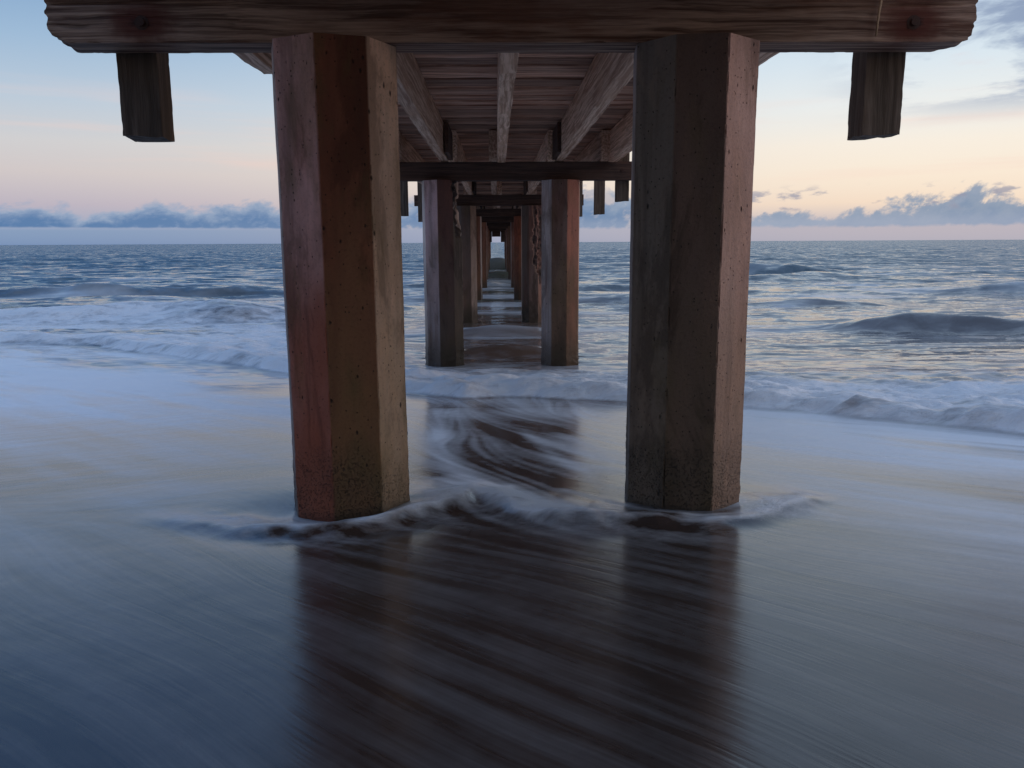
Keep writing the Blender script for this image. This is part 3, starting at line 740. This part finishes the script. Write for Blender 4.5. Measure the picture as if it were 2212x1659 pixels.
for i, yy in enumerate(BENTS):
    x0, x1 = (-2.195, 2.40) if yy == 4.34 else (-2.2 + random.uniform(-.05, .05), 2.34 + random.uniform(-.06, .06))
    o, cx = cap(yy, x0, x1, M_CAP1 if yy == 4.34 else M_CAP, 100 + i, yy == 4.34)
    if yy == 4.34:
        o['label'] = 'heavy front cap beam with rust stained bolt holes near both ends'
        bolt(o, 1.98, -.109, -.05); bolt(o, -1.83, -.109, -.05)
        zz = np.linspace(0, 1, 9)
        v = []; 
        for k, t_ in enumerate(zz):
            wq = .012 * (1 - .7 * t_); xo = -.016 * t_ ** 2 + .004 * math.sin(t_ * 7)
            v += [(xo - wq, -.006 - .022 * math.sin(t_ * 2.4), .20 - .30 * t_), (xo + wq, -.004 - .022 * math.sin(t_ * 2.4), .20 - .30 * t_), (xo, .010 - .022 * math.sin(t_ * 2.4), .20 - .30 * t_)]
        f = []
        for k in range(8):
            for j in range(3): f.append((k * 3 + j, k * 3 + (j + 1) % 3, k * 3 + 3 + (j + 1) % 3, k * 3 + 3 + j))
        f += [(2, 1, 0), (24, 25, 26)]
        s_ = mesh_obj('wood_splinter', v, f, M_SLIVER); s_.parent = o; s_.location = (1.80, -.120, -.02)
    else:
        for bx in (-1.75, 1.95): bolt(o, bx, -.112, 0)

# --- joists, one length per bay, lapped at the caps
JX = (-1.705, -.81, .088, 1.02, 1.855)
jmesh = []
def joist_mesh(L, seed, wear=()):
    def fn(V, A, ri):
        V[:, 0] += .012 * vnoise(A * .35, A * 0, None, seed); V[:, 2] += .008 * vnoise(A * .5, A * 0, None, seed + 3)
        for (c0, hw, dep) in wear:
            low = sst(-.05, -JH / 2, V[:, 2])
            V[:, 2] += dep * low * np.exp(-((A - c0) / hw) ** 2) * (1 + .4 * fbm(A * 5, V[:, 0] * 9, None, 2, seed))
        return V
    o = prism('joist', rect_ring(.13, JH, 8), 'X', np.linspace(-L / 2, L / 2, 120), M_JOIST, rough=.006, edge=.007, seed=seed)
    me = o.data; co = np.empty(len(me.vertices) * 3, np.float32); me.vertices.foreach_get('co', co); co = co.reshape(-1, 3)
    A = co[:, 0].copy()
    co[:, 1] += .014 * vnoise(A * .35, A * 0, None, seed); co[:, 2] += .008 * vnoise(A * .5, A * 0, None, seed + 3)
    for (c0, hw, dep) in wear:
        low = sst(-.08, -JH / 2, co[:, 2])
        co[:, 2] += dep * low * np.exp(-((A - c0) / hw) ** 2) * np.clip(1 + .6 * fbm(A * 5, co[:, 1] * 9, None, 2, seed), 0, 2)
    me.vertices.foreach_set('co', co.ravel()); me.update()
    sharpen(o, 30)
    COL.objects.unlink(o)
    return o
protos = [joist_mesh(9.5, 200 + k, wear) for k, wear in enumerate([(), ((-2.0, .35, .06),), ((-2.6, .7, .05), (3.0, .3, .03)), ((-3.2, .25, .045),)])]
for bi in range(len(BENTS) - 1):
    ym = (BENTS[bi] + BENTS[bi + 1]) / 2
    for ji, jx in enumerate(JX):
        inw = {0: 1, 1: 1, 2: -1, 3: -1, 4: -1}[ji]
        xx = jx + (.135 * inw if bi % 2 == 0 else 0)
        if bi == 1: xx = jx
        o = protos[(bi + ji * 2) % 4].copy()
        COL.objects.link(o); o.name = 'joist'
        child(o, (xx, ym, JB + JH / 2 + .0015), rot=(0, 0, R(90)))
        o.scale = (1, 1, 1)
# short lap pieces beside the joists at the caps
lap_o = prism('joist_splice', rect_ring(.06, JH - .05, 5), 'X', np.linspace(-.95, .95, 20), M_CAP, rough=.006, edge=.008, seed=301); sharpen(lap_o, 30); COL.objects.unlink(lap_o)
for bi, yy in enumerate(BENTS):
    if yy < 12: continue
    for jx, s_ in ((-.81, 1), (1.02, -1)):
        o = lap_o.copy(); COL.objects.link(o); o.name = 'joist_splice'
        child(o, (jx + s_ * (.235 if bi % 2 == 1 or bi > 3 else .102), yy - .35, JB + JH / 2 - .005), rot=(0, 0, R(90)))

# --- deck planks
PITCH_D = .285
pvars = []
for k in range(7):
    wv = .246 + .014 * ((k * 5) % 7) / 7
    o = prism('deck_plank', rect_ring(wv, .075, 3), 'X', np.linspace(-2.05, 2.05, 24), M_PLANK, rough=.008, edge=.010, seed=400 + k); sharpen(o, 30)
    COL.objects.unlink(o); pvars.append(o)
npl = int((77.5 - 4.0) / PITCH_D)
for k in range(npl):
    o = pvars[(k * 3 + k // 7) % 7].copy(); COL.objects.link(o); o.name = 'deck_plank'
    child(o, (.075 + random.uniform(-.03, .03), 4.1 + k * PITCH_D, DK + .0415 + random.choice((0, .012, .022, .034))), rot=(R(random.uniform(-1.6, 1.6)), 0, R(random.uniform(-.12, .12))))
V, F = [], []
for k in range(31):
    yc = 3.8 - k * PITCH_D; wq = .132
    b0 = len(V)
    V += [(sx * 2.05, yc + sy * wq, DK + .041 + sz * .037) for sx in (-1, 1) for sy in (-1, 1) for sz in (-1, 1)]
    F += [tuple(b0 + i for i in q) for q in ((0, 1, 3, 2), (4, 6, 7, 5), (0, 4, 5, 1), (2, 3, 7, 6), (0, 2, 6, 4), (1, 5, 7, 3))]
o = mesh_obj('shoreward_planks', V, F, M_PLANK, smooth=False); child(o, P0 + Vector((.075, 0, 0)) - Vector((0, 0, 0)))
o.location = (.075 - P0.x, -P0.y, -P0.z); o['kind'] = 'stuff'

# --- rail posts hanging below the edge of the deck
# post grain runs along local X in the timber material, so the mesh is turned on its side
def post(x, y, zb, seed, tilt=0):
    L = DK + .10 - zb
    o = prism('rail_post', rect_ring(.195, .205, 6), 'X', np.linspace(0, L, 60), M_POST, rough=.0014, edge=.0022, seed=seed,
              fn=lambda V, A, ri: np.c_[V[:, 0] + (A < .02) * (.012 * vnoise(V[:, 1] * 14, V[:, 2] * 14, None, seed)), V[:, 1], V[:, 2]])
    sharpen(o, 30)
    return child(o, (x, y, zb), rot=(0, R(-90), R(tilt)))
ysp = [4.565, 8.6, 10.6, 13.62, 16.6, 20.9, 22.62, 25.6, 28.6, 31.62, 34.6, 37.6, 40.62, 43.6, 46.6, 49.62, 52.6, 55.6, 58.62, 61.6, 64.6, 67.62, 70.6, 73.6, 76.62]
for k, yy in enumerate(ysp):
    for sx, xx in ((-1, -1.872), (1, 2.072)):
        zb = 2.76 + (0 if k == 0 else random.uniform(-.05, .10))
        if yy == 13.62 and sx > 0: zb = 2.86
        o = post(xx, yy, zb, 500 + k * 2 + (sx > 0), tilt=random.uniform(-2, 2) if k else (3 if sx < 0 else -1))
        if k == 0: o['label'] = 'dark stub of a rail post hanging behind the front cap, ' + ('left' if sx < 0 else 'right')

# --- far end: boards closing in the pier head
def fascia(x, y, zb, wd, hg, seed):
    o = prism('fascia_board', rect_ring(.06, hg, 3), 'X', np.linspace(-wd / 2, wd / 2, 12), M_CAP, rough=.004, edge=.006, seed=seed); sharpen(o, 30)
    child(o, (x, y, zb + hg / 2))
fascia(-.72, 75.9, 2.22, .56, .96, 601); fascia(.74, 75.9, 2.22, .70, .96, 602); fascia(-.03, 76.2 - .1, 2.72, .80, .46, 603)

for me in [m for m in bpy.data.meshes if m.users == 0]: bpy.data.meshes.remove(me)
for o_ in [q for q in bpy.data.objects if q.users == 0 or not q.users_collection]: bpy.data.objects.remove(o_)
